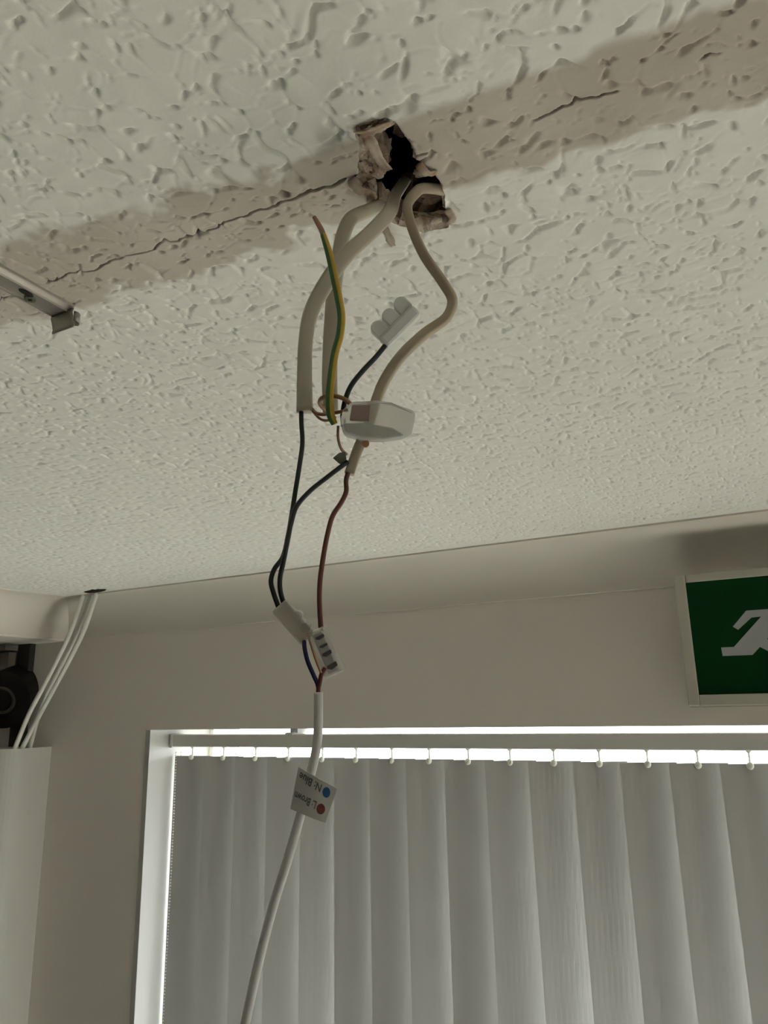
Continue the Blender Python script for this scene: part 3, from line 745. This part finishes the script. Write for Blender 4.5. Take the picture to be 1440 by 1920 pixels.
# green and yellow earth sleeve
es = thing('earth_wire', 'green and yellow striped earth wire with a bare copper tip', 'wire', tuple(P(605, 440, .300)))
tube('sleeve', [P(606, 440, .300), P(616, 472, .300), P(627, 520, .300), P(635, 560, .300), P(640, 592, .300), P(637, 628, .300), P(628, 662, .300), P(621, 710, .300), P(618, 750, .300), P(620, 778, .301), P(627, 795, .303)],
     .0018, [M['yellow'], M['green']], es, seg=24, fmat=lambda t, s: 1 if 0.27 < s < 0.71 else 0, wscale=[.75, .95, 1, 1, 1, 1, .95, .95, .95, 1, .8])
tube('copper_tip', [P(589, 407, .300), P(596, 419, .300), P(603, 432, .300), P(608, 446, .300)], .00115, M['copper'], es, wscale=[.8, 1, 1.1, 1.1])

# ------------------------------------------------------------------ connectors
def lframe(f, ox, oy, ang):
    ca, sa = math.cos(ang), math.sin(ang)
    return lambda x, y, z=0: f(ox + x * ca - y * sa, oy + x * sa + y * ca, z)
def rbox(name, f, x0, y0, x1, y1, z0, z1, m, parent, bev=3.0, s=0.00023):
    return prism(name, f, [(x0, y0), (x1, y0), (x1, y1), (x0, y1)], z0, z1, m, parent, bevel=bev * s)
# white three-lobed strip connector
k1 = thing('screw_connector', 'milky white screw connector with rounded lobes on the black link wire', 'connector', tuple(P(740, 605, .309)), 'screw connectors on the wires')
f1_ = frame(742, 606, .309); g = lframe(f1_, 0, 0, math.radians(-45))
rbox('body', g, -44, -2, 44, 24, -16, 16, M['milky'], k1, 6)
for xx, rr in ((-31, 13), (0, 14), (31, 14)):
    h = g
    pts = [(xx - rr, 0), (xx - rr, -18)] + [(xx + rr * math.cos(a), -18 + rr * 0.9 * math.sin(a)) for a in [math.pi + math.pi * q / 8 for q in range(1, 8)]] + [(xx + rr, -18), (xx + rr, 0)]
    prism('screw_tower', g, pts, -12, 12, M['milky'], k1, bevel=.0006)
# clear box connector with copper inside
k2 = thing('clear_connector', 'clear box connector with copper visible inside, joined to the earth sleeve', 'connector', tuple(P(705, 793, .303)), 'screw connectors on the wires')
f2_ = frame(706, 793, .303); g = lframe(f2_, 0, 0, math.radians(9))
prism('case', g, [(-67, 6), (-64, -14), (-52, -29), (0, -40), (22, -39), (66, -31), (70, -22), (68, 12), (50, 22), (18, 32), (-22, 38), (-58, 32)], -22, 22, M['clear'], k2, bevel=.0011)
prism('copper_bar', g, [(-50, -24), (-16, -30), (-14, 0), (-50, 4)], -14, 14, M['copper_bar'], k2, bevel=.0004)
prism('white_base', g, [(-60, 12), (-20, 6), (30, 6), (56, 16), (20, 29), (-22, 34), (-54, 27)], -18, 19, M['milky'], k2, bevel=.0008)
prism('brass_screw', g, disc_outline(-14, 42, 7, 12), -8, 8, M['orange_brown'], k2)
# lower pair of connectors
k3 = thing('screw_connector', 'whitish slanting screw connector joining the two black wires', 'connector', tuple(P(555, 1165, .311)), 'screw connectors on the wires')
f3_ = frame(552, 1168, .311); g = lframe(f3_, 0, 0, math.radians(48))
rbox('body', g, -44, -18, 40, 17, -15, 13, M['dull'], k3, 4)
prism('screw_tower', g, disc_outline(-6, -16, 9, 14), -6, 17, M['clear'], k3)
prism('screw_tower', g, disc_outline(20, -12, 9, 14), -6, 16, M['clear'], k3)
k4 = thing('screw_connector', 'clear screw connector with dark marks under the brown wire', 'connector', tuple(P(613, 1222, .311)), 'screw connectors on the wires')
f4_ = frame(612, 1222, .311); g = lframe(f4_, 0, 0, math.radians(67))
rbox('body', g, -46, -19, 46, 21, -13, 12, M['clear'], k4, 4)
rbox('metal_insert', g, -40, -8, 40, 12, -7, 7, M['label'], k4, 2)
for xx, wv, hv in ((-31, 4, 13), (-14, 3, 12), (2, 5, 14), (27, 6, 15)):
    prism('marking', g, [(xx - wv, -hv * .75), (xx + wv * .4, -hv * .75), (xx + wv, hv * .1), (xx + wv * .2, hv * .6), (xx - wv * .6, hv * .5)], 11.6, 12.9, M['ink'], k4)
# ------------------------------------------------------------------ white flex with its cores and label
fx = thing('white_flex_cable', 'white round flex hanging below the clear connector down out of view', 'cable', tuple(P(597, 1300, .311)))
tube('sheath', [P(597, 1298, .311), P(597, 1340, .311), P(595, 1390, .311), P(588, 1430, .311), P(578, 1470, .312), P(563, 1530, .313), P(540, 1610, .315), P(512, 1700, .318), P(486, 1800, .321), P(462, 1910, .324), P(440, 2020, .327)], .00185, M['flex'], fx, seg=14)
tube('blue_core', [P(570, 1198, .311), P(571, 1214, .310), P(577, 1240, .310), P(588, 1266, .310), P(596, 1285, .311), P(597, 1304, .311)], .00092, M['blue'], fx)
tube('brown_core', [P(610, 1252, .310), P(603, 1264, .310), P(600, 1278, .3103), P(597, 1292, .311), P(597, 1304, .311)], .00095, M['dark_red'], fx)
tube('bare_strand', [P(577, 1186, .309), P(583, 1208, .309), P(592, 1236, .309), P(602, 1262, .309)], .0005, M['orange_brown'], fx)
# flag label folded round the flex, printed upside down to the viewer
lb = thing('wire_label', 'white flag label with blue and brown dots on the white flex', 'label', tuple(P(588, 1488, .3085)))
fl = frame(588, 1488, .3085); 
def lpx(cx, cy, dz=0): return fl(420 + cx / 4.235 - 588, 1280 + cy / 4.235 - 1488, dz)
corners = [(590, 665), (900, 838), (805, 1110), (527, 1000)]
def quad_pt(u, t, dz):
    a = Vector(corners[0]).lerp(Vector(corners[1]), u); b = Vector(corners[3]).lerp(Vector(corners[2]), u); p = a.lerp(b, t)
    return lpx(p.x, p.y, dz + 3.0 * math.sin(u * math.pi * .9))
v, f = [], []; n, m_ = 8, 3
for dz in (0.9, -0.9):
    for j in range(m_ + 1):
        for i in range(n + 1): v.append(quad_pt(i / n, j / m_, dz))
S_ = (n + 1) * (m_ + 1)
for side in (0, 1):
    for j in range(m_):
        for i in range(n):
            a = side * S_ + j * (n + 1) + i; f.append((a, a + 1, a + n + 2, a + n + 1) if side else (a, a + n + 1, a + n + 2, a + 1))
for i in range(n):
    for j in (0, m_): a = j * (n + 1) + i; f.append((a, a + 1, S_ + a + 1, S_ + a))
for j in range(m_):
    for i in (0, n): a = j * (n + 1) + i; f.append((a, a + n + 1, S_ + a + n + 1, S_ + a))
film = obj_from('film', v, f, M['label'], lb, smooth=False)
def uv_of(cx, cy):                          # invert the label quad roughly
    best = None
    for i in range(41):
        for j in range(41):
            u, t = i / 40, j / 40
            a = Vector(corners[0]).lerp(Vector(corners[1]), u); b = Vector(corners[3]).lerp(Vector(corners[2]), u); p = a.lerp(b, t)
            d = (p.x - cx) ** 2 + (p.y - cy) ** 2
            if best is None or d < best[0]: best = (d, u, t)
    return best[1:]
def dot(name, cx, cy, rx, ry, m):
    v = [lpx(cx + rx * math.cos(2 * math.pi * k / 20), cy + ry * math.sin(2 * math.pi * k / 20), 0.9 + 3.0 * math.sin(uv_of(cx, cy)[0] * math.pi * .9) + z) for z in (0.0, 0.7) for k in range(20)]
    f = [tuple(range(20, 40))] + [(k, (k + 1) % 20, 20 + (k + 1) % 20, 20 + k) for k in range(20)]
    return obj_from(name, v, f, m, film)
dot('blue_dot', 814, 865, 31, 41, M['dot_blue']); dot('brown_dot', 770, 997, 34, 42, M['dot_brown'])
def text_on_label(txt, start, end, height):
    """start: centre-left of the text (as read), end: centre-right; crop pixels"""
    cu = bpy.data.curves.new('print', 'FONT'); cu.body = txt; cu.size = 1.0; cu.resolution_u = 2; cu.offset = 0.018
    to = bpy.data.objects.new('print', cu); COL.objects.link(to)
    dg = bpy.context.evaluated_depsgraph_get(); me = bpy.data.meshes.new_from_object(to.evaluated_get(dg))
    COL.objects.unlink(to); bpy.data.objects.remove(to)
    xs_ = [q.co.x for q in me.vertices]; x0, x1 = min(xs_), max(xs_)
    sx, sy = Vector(start), Vector(end); dx = sy - sx; up = Vector((-45, 140)).normalized()
    for q in me.vertices:
        u = (q.co.x - x0) / (x1 - x0); p = sx + dx * u + up * ((q.co.y - 0.35) * height)
        q.co = lpx(p.x, p.y, 1.7 + 3.0 * math.sin(uv_of(p.x, p.y)[0] * math.pi * .9))
    me.materials.clear(); me.materials.append(M['ink'])
    o = bpy.data.objects.new('print', me); COL.objects.link(o); attach(o, film); return o
text_on_label('N: Blue', (772, 835), (598, 735), 88)
text_on_label('L: Brown', (730, 968), (560, 887), 88)
